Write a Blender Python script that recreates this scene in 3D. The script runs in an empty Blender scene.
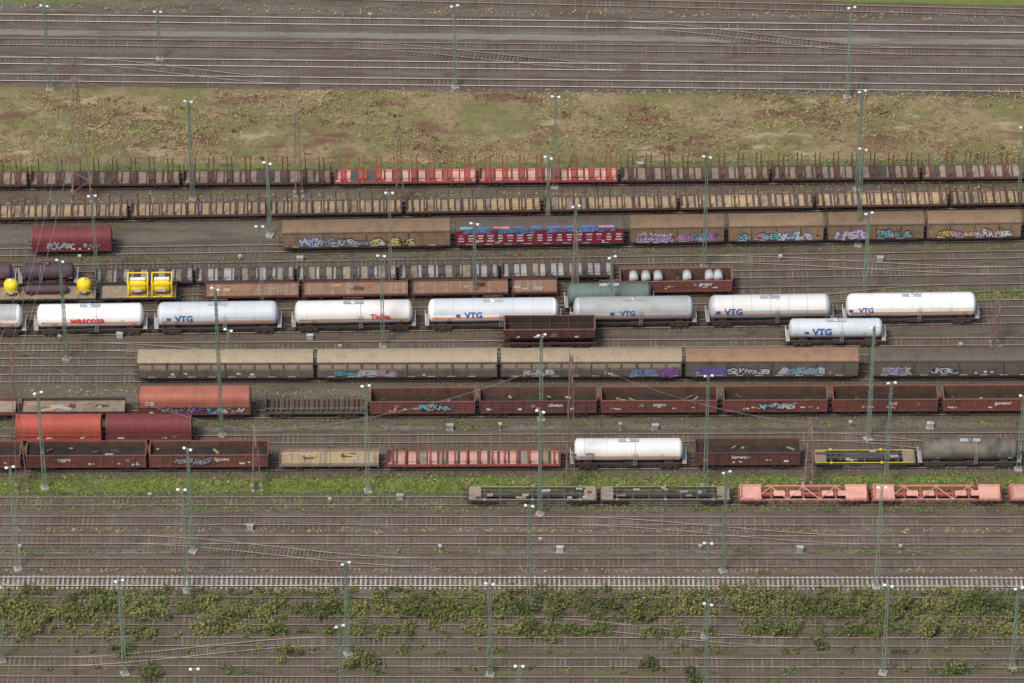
import bpy, math, random
import numpy as np
from mathutils import Vector, Euler
random.seed(7); RNG=np.random.default_rng(7)
scene=bpy.context.scene
# ---------------------------------------------------------------- camera survey
PITCH=math.radians(40); D=700.0; F=7.6*D
SP,CP=math.sin(PITCH),math.cos(PITCH)
def P(px,py,z=0.0):
    t=(341.5-py)/F
    Y=(t*D-z*(t*SP+CP))/(SP-t*CP)
    return Vector(((px-512)/F*(D+Y*CP-z*SP),Y,z))
cam=bpy.data.cameras.new("camera"); co=bpy.data.objects.new("camera",cam); scene.collection.objects.link(co)
co.location=(0,-D*CP,D*SP); co.rotation_euler=(math.radians(90)-PITCH,0,0)
cam.sensor_width=36; cam.lens=F/1024*36; cam.clip_start=1; cam.clip_end=20000
scene.camera=co
scene.view_settings.view_transform='Standard'
scene.view_settings.look='None'; scene.view_settings.exposure=0
# ---------------------------------------------------------------- light
w=bpy.data.worlds.new("World"); scene.world=w; w.use_nodes=True
nt=w.node_tree; bg=nt.nodes["Background"]; sky=nt.nodes.new("ShaderNodeTexSky")
sky.sky_type='NISHITA'; sky.sun_disc=False; sky.sun_elevation=math.radians(58); sky.sun_rotation=math.radians(215)
sky.air_density=1.0; sky.dust_density=4.0; sky.ozone_density=1.0
nt.links.new(sky.outputs[0],bg.inputs[0]); bg.inputs[1].default_value=0.15
sl=bpy.data.lights.new("sun",'SUN'); sl.energy=2.6; sl.angle=math.radians(14); sl.color=(1,0.95,0.88)
so=bpy.data.objects.new("sun",sl); scene.collection.objects.link(so)
so.rotation_euler=(math.radians(32),0,math.radians(-35)); so.location=(-100,-100,200)
# ---------------------------------------------------------------- material helpers
def newmat(name):
    m=bpy.data.materials.new(name); m.use_nodes=True
    n=m.node_tree.nodes; b=n["Principled BSDF"]; b.inputs["Roughness"].default_value=0.8
    b.inputs["Specular IOR Level"].default_value=0.25
    return m,n,m.node_tree.links,b
def mix(n,l,fac,a,b,mode='MIX'):
    x=n.new("ShaderNodeMix"); x.data_type='RGBA'; x.blend_type=mode
    for i,v in ((0,fac),(6,a),(7,b)):
        if hasattr(v,'links'): l.new(v,x.inputs[i])
        elif i==0: x.inputs[0].default_value=v
        else: x.inputs[i].default_value=(*v,1)
    return x.outputs[2]
def noise(n,l,vec,scale,detail=4,rough=0.6):
    x=n.new("ShaderNodeTexNoise"); x.inputs["Scale"].default_value=scale
    x.inputs["Detail"].default_value=detail; x.inputs["Roughness"].default_value=rough
    if vec is not None: l.new(vec,x.inputs["Vector"])
    return x.outputs["Fac"]
def rng(n,l,v,a,b,c=0.0,d=1.0,smooth=True):
    x=n.new("ShaderNodeMapRange"); l.new(v,x.inputs[0])
    if smooth: x.interpolation_type='SMOOTHSTEP'
    for i,k in enumerate((a,b,c,d)): x.inputs[i+1].default_value=k
    return x.outputs[0]
def mapping(n,l,vec,sc):
    x=n.new("ShaderNodeMapping"); l.new(vec,x.inputs[0]); x.inputs["Scale"].default_value=sc
    return x.outputs[0]
def math_(n,l,op,a,b):
    x=n.new("ShaderNodeMath"); x.operation=op
    for i,v in enumerate((a,b)):
        if hasattr(v,'links'): l.new(v,x.inputs[i])
        else: x.inputs[i].default_value=v
    return x.outputs[0]
_mats={}
def paint(name,col,dirt=(0.06,0.045,0.035),amt=0.55,rough=0.65,metal=0.0,streak=0.45,big_s=0.7):
    if name in _mats: return _mats[name]
    m,n,l,b=newmat(name); _mats[name]=m
    tc=n.new("ShaderNodeTexCoord"); oi=n.new("ShaderNodeObjectInfo")
    v=n.new("ShaderNodeVectorMath"); v.operation='ADD'; s=n.new("ShaderNodeVectorMath"); s.operation='SCALE'
    s.inputs[0].default_value=(37,11,5); l.new(oi.outputs["Random"],s.inputs["Scale"])
    l.new(tc.outputs["Object"],v.inputs[0]); l.new(s.outputs[0],v.inputs[1]); vec=v.outputs[0]
    big=rng(n,l,noise(n,l,vec,big_s,5,0.7),0.42,0.72)
    st=rng(n,l,noise(n,l,mapping(n,l,vec,(3.2,3.2,0.35)),1.0,4,0.7),0.45,0.8)
    c=mix(n,l,math_(n,l,'MULTIPLY',big,amt),col,dirt)
    c=mix(n,l,math_(n,l,'MULTIPLY',st,streak),c,tuple(0.5*x+0.02 for x in dirt))
    rv=rng(n,l,oi.outputs["Random"],0,1,0.85,1.15,False)
    c2=n.new("ShaderNodeVectorMath"); c2.operation='SCALE'; l.new(c,c2.inputs[0]); l.new(rv,c2.inputs["Scale"])
    l.new(c2.outputs[0],b.inputs["Base Color"])
    b.inputs["Roughness"].default_value=rough; b.inputs["Metallic"].default_value=metal
    return m
def islandmat(name,cols,rough=0.85,nscale=0.3,kr=0.55):
    m,n,l,b=newmat(name)
    g=n.new("ShaderNodeNewGeometry"); r=n.new("ShaderNodeValToRGB")
    e=r.color_ramp.elements
    while len(e)<len(cols): e.new(0.5)
    for i,c in enumerate(cols): e[i].position=i/(len(cols)-1); e[i].color=(*c,1)
    no=noise(n,l,g.outputs["Position"],nscale,3)
    k=math_(n,l,'ADD',math_(n,l,'MULTIPLY',g.outputs["Random Per Island"],kr),math_(n,l,'MULTIPLY',rng(n,l,no,0.32,0.68),1-kr))
    l.new(k,r.inputs[0]); l.new(r.outputs[0],b.inputs["Base Color"]); b.inputs["Roughness"].default_value=rough
    return m
# ---------------------------------------------------------------- mesh builder
_tc={}
def textmesh(s,off=0.0,shear=0.0):
    k=(s,off,shear)
    if k in _tc: return _tc[k]
    c=bpy.data.curves.new("t",'FONT'); c.body=s; c.size=1; c.offset=off; c.shear=shear; c.align_x='CENTER'; c.align_y='CENTER'; c.resolution_u=2
    o=bpy.data.objects.new("t",c); scene.collection.objects.link(o)
    bpy.context.view_layer.update()
    dg=bpy.context.evaluated_depsgraph_get(); me=bpy.data.meshes.new_from_object(o.evaluated_get(dg))
    import bmesh
    bm=bmesh.new(); bm.from_mesh(me)
    if len(s)>1:
        for yy in (-0.3,-0.2,-0.1,0,0.1,0.2,0.3):
            bmesh.ops.bisect_plane(bm,geom=bm.verts[:]+bm.edges[:]+bm.faces[:],plane_co=(0,yy,0),plane_no=(0,1,0))
    bm.verts.index_update()
    V=[(v.co.x,v.co.y) for v in bm.verts]; Fa=[[v.index for v in f.verts] for f in bm.faces]
    bm.free(); bpy.data.meshes.remove(me); bpy.data.objects.remove(o); bpy.data.curves.remove(c)
    wd=max(a for a,_ in V)-min(a for a,_ in V)
    _tc[k]=(V,Fa,wd); return _tc[k]
class MB:
    def __init__(s): s.v=[]; s.f=[]; s.mi=[]; s.sm=[]; s.mats=[]
    def m(s,mat):
        if mat not in s.mats: s.mats.append(mat)
        return s.mats.index(mat)
    def add(s,V,Fa,mat,smooth=False):
        o=len(s.v); s.v+=V; i=s.m(mat)
        for f in Fa: s.f.append([a+o for a in f]); s.mi.append(i); s.sm.append(smooth)
    def box(s,c,d,mat,rz=0,rx=0,ry=0):
        x,y,z=d[0]/2,d[1]/2,d[2]/2
        V=[(-x,-y,-z),(x,-y,-z),(x,y,-z),(-x,y,-z),(-x,-y,z),(x,-y,z),(x,y,z),(-x,y,z)]
        if rx or rz or ry:
            R=Euler((rx,ry,rz)).to_matrix(); V=[tuple(R@Vector(p)) for p in V]
        s.add([(p[0]+c[0],p[1]+c[1],p[2]+c[2]) for p in V],[(0,3,2,1),(4,5,6,7),(0,1,5,4),(1,2,6,5),(2,3,7,6),(3,0,4,7)],mat)
    def bar(s,a,b,w,mat,n=4):
        a=Vector(a);b=Vector(b);d=(b-a).normalized()
        u=d.cross(Vector((0,0,1)) if abs(d.z)<0.9 else Vector((1,0,0))).normalized(); v=d.cross(u)
        V=[]
        for p in (a,b):
            for i in range(n):
                t=2*math.pi*(i+.5)/n; q=p+u*math.cos(t)*w+v*math.sin(t)*w; V.append(tuple(q))
        Fa=[(i,(i+1)%n,n+(i+1)%n,n+i) for i in range(n)]+[tuple(range(n))[::-1],tuple(range(n,2*n))]
        s.add(V,Fa,mat,n>6)
    def lathe(s,prof,cy,cz,mat,n=28,ax='x',cx=0):
        V=[];Fa=[]
        for (a,r) in prof:
            for i in range(n):
                t=2*math.pi*i/n
                if ax=='x': V.append((a+cx,cy+r*math.cos(t),cz+r*math.sin(t)))
                else: V.append((cx+r*math.cos(t),cy+r*math.sin(t),cz+a))
        for k in range(len(prof)-1):
            for i in range(n):
                j=(i+1)%n; Fa.append((k*n+i,k*n+j,(k+1)*n+j,(k+1)*n+i))
        s.add(V,Fa,mat,True)
    def arc(s,x0,x1,cy,cz,r,a0,a1,mat,n=10):
        V=[];Fa=[]
        for x in (x0,x1):
            for i in range(n+1):
                t=math.radians(a0+(a1-a0)*i/n); V.append((x,cy+r*math.cos(t),cz+r*math.sin(t)))
        for i in range(n): Fa.append((i,i+1,n+2+i,n+1+i))
        s.add(V,Fa,mat,True)
    def extr(s,prof,x0,x1,mat,mats=None,smooth=False,caps=True):
        n=len(prof); V=[(x0,y,z) for y,z in prof]+[(x1,y,z) for y,z in prof]
        if mats is None: s.add(V,[(i,(i+1)%n,n+(i+1)%n,n+i) for i in range(n)],mat,smooth)
        else:
            for i in range(n):
                j=(i+1)%n; s.add([V[i],V[j],V[n+j],V[n+i]],[(0,1,2,3)],mats[i])
        if caps: s.add(V,[tuple(range(n))[::-1],tuple(range(n,2*n))],mat)
    def text(s,t,x,z,size,mat,y=-1.43,cyl=None,off=0.0,shear=0.0,width=None,sz=None,rot=0.0):
        V,Fa,wd=textmesh(t,off,shear); sx=size if width is None else width/wd
        sz=size if sz is None else sz
        out=[]; cr,sr=math.cos(rot),math.sin(rot)
        for a,b in V:
            if cyl:
                cz,R=cyl; ang=(z-cz)/R+b*sz/R
                out.append((x+a*sx,-R*math.cos(ang),cz+R*math.sin(ang)))
            else:
                u,v=a*sx,b*sz; out.append((x+u*cr-v*sr,y,z+u*sr+v*cr))
        s.add(out,Fa,mat)
    def obj(s,name,loc=(0,0,0),rz=0):
        me=bpy.data.meshes.new(name); me.from_pydata(s.v,[],s.f)
        for m in s.mats: me.materials.append(m)
        me.polygons.foreach_set("material_index",s.mi); me.polygons.foreach_set("use_smooth",s.sm); me.update()
        o=bpy.data.objects.new(name,me); scene.collection.objects.link(o); o.location=loc; o.rotation_euler=(0,0,rz)
        return o
# ---------------------------------------------------------------- palette
gearM=paint("running_gear_grime",(0.06,0.05,0.044),amt=0.6)
wheelM=paint("wheel_steel",(0.1,0.08,0.065))
frameM=paint("frame_brown",(0.095,0.06,0.048))
white=paint("white_paint",(0.72,0.71,0.68),dirt=(0.45,0.4,0.33),amt=0.22,rough=0.4,streak=0.12,big_s=0.35)
silver=paint("silver_paint",(0.46,0.49,0.515),dirt=(0.3,0.29,0.27),amt=0.3,rough=0.35,streak=0.15,big_s=0.35)
silver2=paint("weathered_silver",(0.36,0.385,0.385),dirt=(0.22,0.2,0.17),amt=0.4,rough=0.45,streak=0.3,big_s=0.4)
orange=paint("orange_stripe",(0.72,0.25,0.06),amt=0.2,streak=0.2)
blue=paint("blue_lettering",(0.03,0.09,0.3),amt=0.1,streak=0.1)
redL=paint("red_lettering",(0.6,0.03,0.03),amt=0.1,streak=0.1)
whiteL=paint("white_lettering",(0.62,0.61,0.58),amt=0.35,streak=0.3)
tan=paint("wood_planks",(0.42,0.31,0.175),dirt=(0.17,0.12,0.08),amt=0.5)
tan2=paint("weathered_planks",(0.3,0.235,0.17),dirt=(0.13,0.1,0.075),amt=0.6)
greyd=paint("grey_deck",(0.36,0.34,0.32),dirt=(0.16,0.14,0.12),amt=0.5)
brownS=paint("brown_steel",(0.125,0.075,0.056))
stakeB=paint("stake_rusty",(0.17,0.095,0.065),amt=0.5)
darkst=paint("dark_steel",(0.085,0.077,0.072))
stakeD=paint("stake_grey",(0.15,0.13,0.115),amt=0.5)
redst=paint("red_steel",(0.33,0.085,0.068),dirt=(0.15,0.07,0.055))
pinkst=paint("faded_red_steel",(0.6,0.33,0.27),dirt=(0.34,0.17,0.13),amt=0.5)
oxide=paint("oxide_red",(0.17,0.062,0.05),dirt=(0.085,0.048,0.04),amt=0.75)
oxideR=paint("oxide_red_ribs",(0.21,0.082,0.066),dirt=(0.12,0.065,0.05),amt=0.6)
oxide2=paint("oxide_brown",(0.115,0.05,0.043),dirt=(0.06,0.035,0.03),amt=0.7)
rustin=paint("rusty_interior",(0.125,0.07,0.048),dirt=(0.05,0.034,0.027),amt=0.8)
darkload=paint("dark_residue",(0.03,0.025,0.022),dirt=(0.07,0.05,0.036),amt=0.5,rough=0.95)
roofTan=paint("roof_tan",(0.37,0.3,0.2),dirt=(0.24,0.18,0.12),amt=0.5)
roofBrn=paint("roof_brown",(0.2,0.135,0.08),dirt=(0.11,0.075,0.05),amt=0.6)
roofOr=paint("roof_orange_brown",(0.28,0.17,0.105),dirt=(0.16,0.1,0.07),amt=0.6)
roofDk=paint("roof_dark",(0.125,0.1,0.075),dirt=(0.07,0.055,0.045),amt=0.7)
sideGr=paint("side_grey_beige",(0.22,0.185,0.14),dirt=(0.1,0.08,0.062),amt=0.65)
sideGr2=paint("side_grey_dark",(0.145,0.125,0.105),dirt=(0.07,0.058,0.05),amt=0.65)
sideBr=paint("side_brown",(0.25,0.165,0.1),dirt=(0.12,0.08,0.055),amt=0.6)
sideRed=paint("side_crimson",(0.27,0.025,0.045),dirt=(0.13,0.025,0.035),amt=0.5)
tarpOr=paint("tarp_orange_red",(0.36,0.125,0.085),dirt=(0.21,0.09,0.065),amt=0.6,big_s=.4)
tarpRed=paint("tarp_red",(0.36,0.075,0.052),dirt=(0.19,0.06,0.045),amt=0.5,big_s=.4)
tarpDk=paint("tarp_dark_red",(0.16,0.038,0.04),dirt=(0.09,0.03,0.034),amt=0.5,big_s=.4)
yellow=paint("yellow_paint",(0.75,0.56,0.02),dirt=(0.4,0.27,0.04),amt=0.3,streak=0.2)
greenD=paint("dark_green_paint",(0.12,0.165,0.15),dirt=(0.07,0.075,0.07),amt=0.5,big_s=.4)
purple=paint("dark_purple_paint",(0.085,0.05,0.068),amt=0.5)
darktank=paint("sooty_tank",(0.16,0.14,0.115),dirt=(0.04,0.036,0.033),amt=0.8,big_s=.4)
G={k:paint("graffiti_"+k,c,amt=0.3,streak=0.25) for k,c in dict(violet=(0.22,0.1,0.33),cyan=(0.12,0.36,0.43),pale=(0.52,0.52,0.52),pink=(0.47,0.2,0.32),black=(0.025,0.025,0.03),lime=(0.3,0.4,0.12),blue=(0.06,0.14,0.4),yellow=(0.55,0.44,0.1),grey=(0.3,0.31,0.33)).items()}
# ---------------------------------------------------------------- wagon parts
def gear(b,L,ax=4,fm=None,fh=True):
    fm=fm or frameM
    for sx in (-1,1):
        xb=sx*(L/2-(2.3 if ax==4 else 2.6))
        axs=(-0.9,0.9) if ax==4 else (0,)
        for a in axs:
            for sy in (-1,1):
                b.bar((xb+a,sy*0.69,0.46),(xb+a,sy*0.82,0.46),0.46,wheelM,14)
                b.box((xb+a,sy*1.0,0.5),(0.34,0.22,0.36),gearM)
                if ax==2: b.box((xb+a,sy*1.0,0.74),(1.5,0.1,0.1),gearM); b.box((xb+a,sy*0.98,0.66),(0.5,0.12,0.5),gearM)
            b.bar((xb+a,-0.8,0.46),(xb+a,0.8,0.46),0.08,wheelM,8)
        if ax==4:
            for sy in (-1,1):
                b.box((xb,sy*1.0,0.62),(2.5,0.12,0.22),gearM); b.box((xb,sy*1.03,0.45),(0.7,0.16,0.4),gearM)
            b.box((xb,0,0.7),(0.5,1.85,0.25),gearM)
        for sy in (-1,1):
            b.bar((sx*L/2,sy*0.87,1.0),(sx*(L/2+0.42),sy*0.87,1.0),0.1,gearM,8)
            b.bar((sx*(L/2+0.42),sy*0.87,1.0),(sx*(L/2+0.5),sy*0.87,1.0),0.24,gearM,12)
        b.box((sx*(L/2+0.3),0,0.95),(0.6,0.14,0.14),gearM)
        b.box((sx*(L/2-0.1),0,1.0),(0.16,2.5,0.3),fm)
    if fh:
        for sy in (-1,1): b.box((0,sy*1.12,1.0),(L-0.4,0.14,0.26),fm)
        b.box((0,0,0.95),(L-0.5,0.5,0.3),fm)
        b.box((0.6,-0.7,0.72),(1.2,0.5,0.35),gearM); b.bar((-2.2,0.3,0.7),(-0.8,0.3,0.7),0.22,gearM,10)
def ladder(b,x,y,z0,z1,mat,wd=0.4):
    for d in (-wd/2,wd/2): b.bar((x+d,y,z0),(x+d,y,z1),0.03,mat)
    z=z0+0.2
    while z<z1: b.bar((x-wd/2,y,z),(x+wd/2,y,z),0.022,mat); z+=0.3
def graffiti(b,x,z,wd,ht,fill,line,y=-1.43):
    # overlapping, uneven sprayed characters with patchy fills and small tags
    n=max(4,int(wd/0.75)); alt=random.choice(['cyan','pink','pale','grey','violet',fill])
    for i in range(n):
        ch=random.choice("SRKBZG8&WMXENQ3S"); xx=x-wd/2+wd*(i+.5)/n+random.uniform(-.1,.1); zz=z+random.uniform(-.14,.14)
        r=random.uniform(-.35,.35); w_=wd/n*random.uniform(1.15,1.5); h_=ht*random.uniform(1.15,1.7); sh=random.choice([-.4,0,.4])
        e=i*0.0012
        b.text(ch,xx,zz,1,G[line],y=y-0.003-e,off=0.08,shear=sh,width=w_*1.15,sz=h_*1.12,rot=r)
        b.text(ch,xx,zz,1,G[fill if random.random()<.65 else alt],y=y-0.016-e,off=0.02,shear=sh,width=w_,sz=h_,rot=r)
        if random.random()<.6: b.text(random.choice("svxzc"),xx+random.uniform(-.2,.2),zz+random.uniform(-.2,.2),1,G[random.choice(['pale',alt,line])],y=y-0.03-e,width=w_*.6,sz=h_*.5,rot=-r)
    for k in range(int(wd/1.6)):
        b.text(random.choice("ZNKSMWvxw"),x+random.uniform(-.6,.6)*wd,z+random.uniform(-.2,.75),1,G[random.choice(['pale','grey','black',alt])],y=y-0.045,width=random.uniform(.3,.8),sz=random.uniform(.4,.7),rot=random.uniform(-.5,.5))
def scrawl(b,x,z,wd,mat,y,cyl=None,n=3):
    for k in range(n):
        b.text("".join(random.choice("ntmuvwsreailo") for _ in range(int(wd*2.2))),x+random.uniform(-.1,.1),z-k*0.28,0.34,mat,y=y,cyl=cyl)
def tank_wagon(Lt,R=1.45,cz=2.72,body=white,shield=None,stripe=orange,logo=None,fm=None,ax=4,small=False):
    b=MB(); LU=Lt+0.9; fm=fm or frameM
    gear(b,LU,ax,fm,fh=False)
    for sy in (-1,1): b.box((0,sy*0.95,1.0),(LU-0.4,0.12,0.24),fm)
    b.box((0,0,0.98),(LU-0.5,0.4,0.26),fm)
    h=Lt/2; dl=0.62
    prof=[(-h,0.001)]+[(-h+dl*(1-math.cos(a)),R*math.sin(a)) for a in [math.radians(k) for k in (12,24,38,52,66,78,90)]]
    prof=prof+[(-x,r) for x,r in reversed(prof)]
    b.lathe(prof,0,cz,body,40)
    for x in [h*(-0.8),-h*0.4,h*0.05,h*0.4,h*0.8]:
        b.lathe([(x-0.05,R),(x-0.05,R+0.018),(x+0.05,R+0.018),(x+0.05,R)],0,cz,body,40)
    if shield:
        b.arc(-h+0.75,h-0.75,0,cz,R+0.06,18,162,shield,20)
        for x in (-h+0.75,h-0.75): b.lathe([(x,R),(x,R+0.055)],0,cz,body,36)
        for i in range(1,6):
            x=-h+0.75+(2*h-1.5)*i/6; b.arc(x-0.025,x+0.025,0,cz,R+0.072,18,162,silver2,20)
    if stripe:
        b.arc(-h+0.6,h-0.6,0,cz,R+0.024,181,189,stripe,4); b.arc(-h+0.6,h-0.6,0,cz,R+0.024,-9,-1,stripe,4)
    for sx in (-1,1):
        x=sx*(LU/2-2.3); b.box((x,0,1.28),(1.1,1.8,0.4),fm)
        b.bar((x+sx*1.2,-0.9,1.1),(x+sx*0.7,-0.9,1.7),0.06,fm); b.bar((x+sx*1.2,0.9,1.1),(x+sx*0.7,0.9,1.7),0.06,fm)
        xe=sx*(LU/2-0.1)
        for sy in (-1,1): b.bar((xe,sy*1.1,1.1),(xe,sy*1.1,2.0),0.03,white)
        b.bar((xe,-1.1,2.0),(xe,1.1,2.0),0.03,white)
        b.box((xe-sx*.25,0,1.19),(0.5,2.4,0.05),greyd)
    b.box((0.3,-0.8,1.0),(1.6,0.8,0.5),gearM); b.box((-2.4,-1.0,0.95),(0.8,0.3,0.4),gearM)
    b.bar((-h*.5,-1.0,0.85),(h*.5,-1.0,0.85),0.04,gearM)
    zt=cz+R
    b.bar((0,0,zt-0.05),(0,0,zt+0.24),0.33,body,16); b.box((0,0,zt+0.27),(0.2,0.2,0.08),greyd)
    if not small: b.box((0,0.0,zt+0.1),(2.6,0.6,0.04),silver2)
    for i in range(5): b.bar((-1.3+i*0.65,0.42,zt-0.05),(-1.3+i*.65,0.42,zt+0.5),0.018,greyd)
    b.bar((-1.3,0.42,zt+0.5),(1.3,0.42,zt+0.5),0.018,greyd)
    xl=-0.9 if small else h*0.12
    ladder(b,xl,-R-0.12,1.1,cz+0.6,greyd); b.bar((xl,-R-0.12,cz+0.6),(xl,-0.4,zt+0.14),0.03,greyd)
    if logo:
        t,x,sz,mm=logo; b.text(t,x*h,cz+0.3,sz,mm,cyl=(cz,R+0.1),off=0.03)
        if mm is blue:
            b.arc(x*h-2.3,x*h-1.75,0,cz,R+0.1,162,176,blue,4)
    scrawl(b,h*0.6,cz+0.3,1.5,G['grey'],0,cyl=(cz,R+0.09),n=2)
    scrawl(b,-h*0.86,cz+0.1,1.0,G['grey'],0,cyl=(cz,R+0.09),n=2)
    b.arc(h*0.78,h*0.78+0.5,0,cz,R+0.05,192,206,orange if stripe else G['pale'],4)
    b.arc(-h*0.7,-h*0.7+0.6,0,cz,R+0.05,192,203,G['grey'],4)
    return b
def covered_wagon(L,roof,side,rib=1.9,rr=0.95,ax=4,graf=(),doors=True,H=3.55,lower=None):
    b=MB(); gear(b,L,ax)
    hw=1.4
    n=10; arc=[(hw*math.cos(math.pi*i/n),H+0.55*math.sin(math.pi*i/n)) for i in range(n+1)]
    prof=[(-hw,1.16),(hw,1.16)]+arc
    mats=[frameM,side]+[roof]*n+[side]
    b.extr(prof,-L/2,L/2,side,mats)
    def hoop(x,wd,off,mat):
        a=[((hw+off)*math.cos(math.pi*i/n),H+(0.55+off)*math.sin(math.pi*i/n)) for i in range(n+1)]
        b.extr([(-hw,H-0.02),(hw,H-0.02)]+a,x-wd/2,x+wd/2,mat)
    k=int((L-0.2)/rr)
    for i in range(k+1): hoop(-L/2+0.06+(L-0.12)*i/k,0.09 if i%2 else 0.13,0.03,roof)
    nr=max(4,int(round(L/rib)))
    for i in range(nr+1):
        x=-L/2+0.05+(L-0.1)*i/nr
        for sy in (-1,1): b.box((x,sy*(hw+0.02),2.36),(0.1,0.07,2.36),side if i%2 else (lower or side))
        if lower and i<nr:
            b.box((x+(L-.1)/nr*.5,-hw-0.008,2.95),((L-.1)/nr*.82,0.016,0.62),roofTan)
    for sy in (-1,1):
        b.box((0,sy*(hw+0.03),H+0.02),(L,0.09,0.1),roofDk); b.box((0,sy*(hw+0.02),1.2),(L,0.08,0.14),frameM)
        b.box((0,sy*(hw+0.012),2.35),(L-0.2,0.05,0.05),side)
        b.box((0,sy*(hw+0.05),1.0),(L-1.5,0.05,0.05),gearM)
    if doors:
        for x in (-L/4-0.15,L/4+0.15,0):
            b.box((x,-hw-0.05,2.3),(0.07,0.06,2.1),gearM); b.box((x+0.35,-hw-0.05,1.75),(0.5,0.07,0.09),darkst)
        for i in range(int(L/2.6)): b.bar((-L/2+1.3+i*2.6,-hw-.07,1.3),(-L/2+2.3+i*2.6,-hw-.07,1.3),.03,whiteL)
    if lower:
        b.box((0,-hw-0.006,1.75),(L-0.3,0.012,1.0),lower)
    for k in range(4):
        x=-L/2+random.uniform(0.8,L-0.8); b.box((x,-hw-0.02,random.uniform(1.5,1.8)),(random.uniform(.25,.6),0.02,0.3),whiteL)
    for g in graf: graffiti(b,*g,y=-hw-0.07)
    for sx in (-1,1):
        for y in (-0.7,0,0.7): b.box((sx*(L/2+0.03),y,2.4),(0.08,0.1,2.3),side)
    return b
def open_wagon(L,mat,top=3.05,load=1.75,inner=rustin,rib=1.35,ax=4,txt=True,loadm=darkload,graf=False):
    b=MB(); gear(b,L,ax,mat); ribm=oxideR if mat is oxide else mat
    hw=1.4; th=0.08; zc=(1.2+top)/2; hh=top-1.2
    b.box((0,0,1.22),(L,2*hw-2*th,0.1),inner)
    for sy in (-1,1):
        b.box((0,sy*(hw-th/2),zc),(L,th,hh),mat); b.box((0,sy*(hw-th-0.006),zc+0.05),(L-2*th-0.02,0.012,hh-0.12),inner)
        b.box((0,sy*hw,top+0.03),(L+0.06,0.17,0.12),ribm); b.box((0,sy*(hw+0.02),1.22),(L,0.1,0.16),mat)
        n=int(round(L/rib))
        for i in range(n+1): b.box((-L/2+0.08+(L-0.16)*i/n,sy*(hw+0.055),zc),(0.15,0.11,hh-0.05),ribm)
        for i in range(n): b.box((-L/2+0.08+(L-0.16)*(i+.5)/n,sy*(hw-th-.03),zc+.1),(0.08,0.05,hh-0.3),inner)
        b.box((0,sy*(hw+0.02),zc-0.05),(L-0.3,0.06,0.07),mat)
    for sx in (-1,1):
        b.box((sx*(L/2-th/2),0,zc),(th,2*hw-2*th-0.01,hh),mat); b.box((sx*(L/2-th-0.008),0,zc),(0.012,2*hw-2*th-0.05,hh-0.1),inner)
        b.box((sx*(L/2),0,top+0.03),(0.16,2*hw-0.2,0.11),ribm)
        for y in (-0.7,0,0.7): b.box((sx*(L/2+0.05),y,zc),(0.1,0.12,hh-0.05),ribm)
    nx,ny=44,7; V=[];Fa=[]; ph=random.uniform(0,6)
    for i in range(nx+1):
        for j in range(ny+1):
            e=0.12*random.random()+0.25*math.sin(i*0.45+ph)*math.sin(i*.13+ph)
            V.append((-L/2+0.12+(L-0.24)*i/nx,-hw+0.12+(2*hw-0.24)*j/ny,load+e-0.12*abs(j-ny/2)/ny*2))
    for i in range(nx):
        for j in range(ny): a=i*(ny+1)+j; Fa.append((a,a+ny+1,a+ny+2,a+1))
    b.add(V,Fa,loadm)
    for k in range(6):
        b.box((random.uniform(-.44,.44)*L,random.uniform(-.9,.9),load+.15),(random.uniform(.2,1.2),random.uniform(.1,.4),.12),random.choice([inner,tan2,inner,greyd]),rz=random.uniform(-1,1))
    if txt:
        for k in range(5):
            x=random.uniform(-0.45,0.45)*L; b.box((x,-hw-0.006,random.uniform(1.55,2.0)),(random.uniform(.25,.8),0.012,random.uniform(.12,.28)),whiteL)
        scrawl(b,random.uniform(-.35,.35)*L,2.55,1.8,whiteL,-hw-0.118,n=2)
        b.text("".join(random.choice("railcogw") for _ in range(5)),random.uniform(-.2,.3)*L,2.5,.8,whiteL,y=-hw-.12,off=.02)
    if graf: graffiti(b,random.uniform(-.2,.2)*L,2.1,random.uniform(3,5),.8,random.choice(['pale','grey']),'black',y=-hw-.13)
    return b
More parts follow.
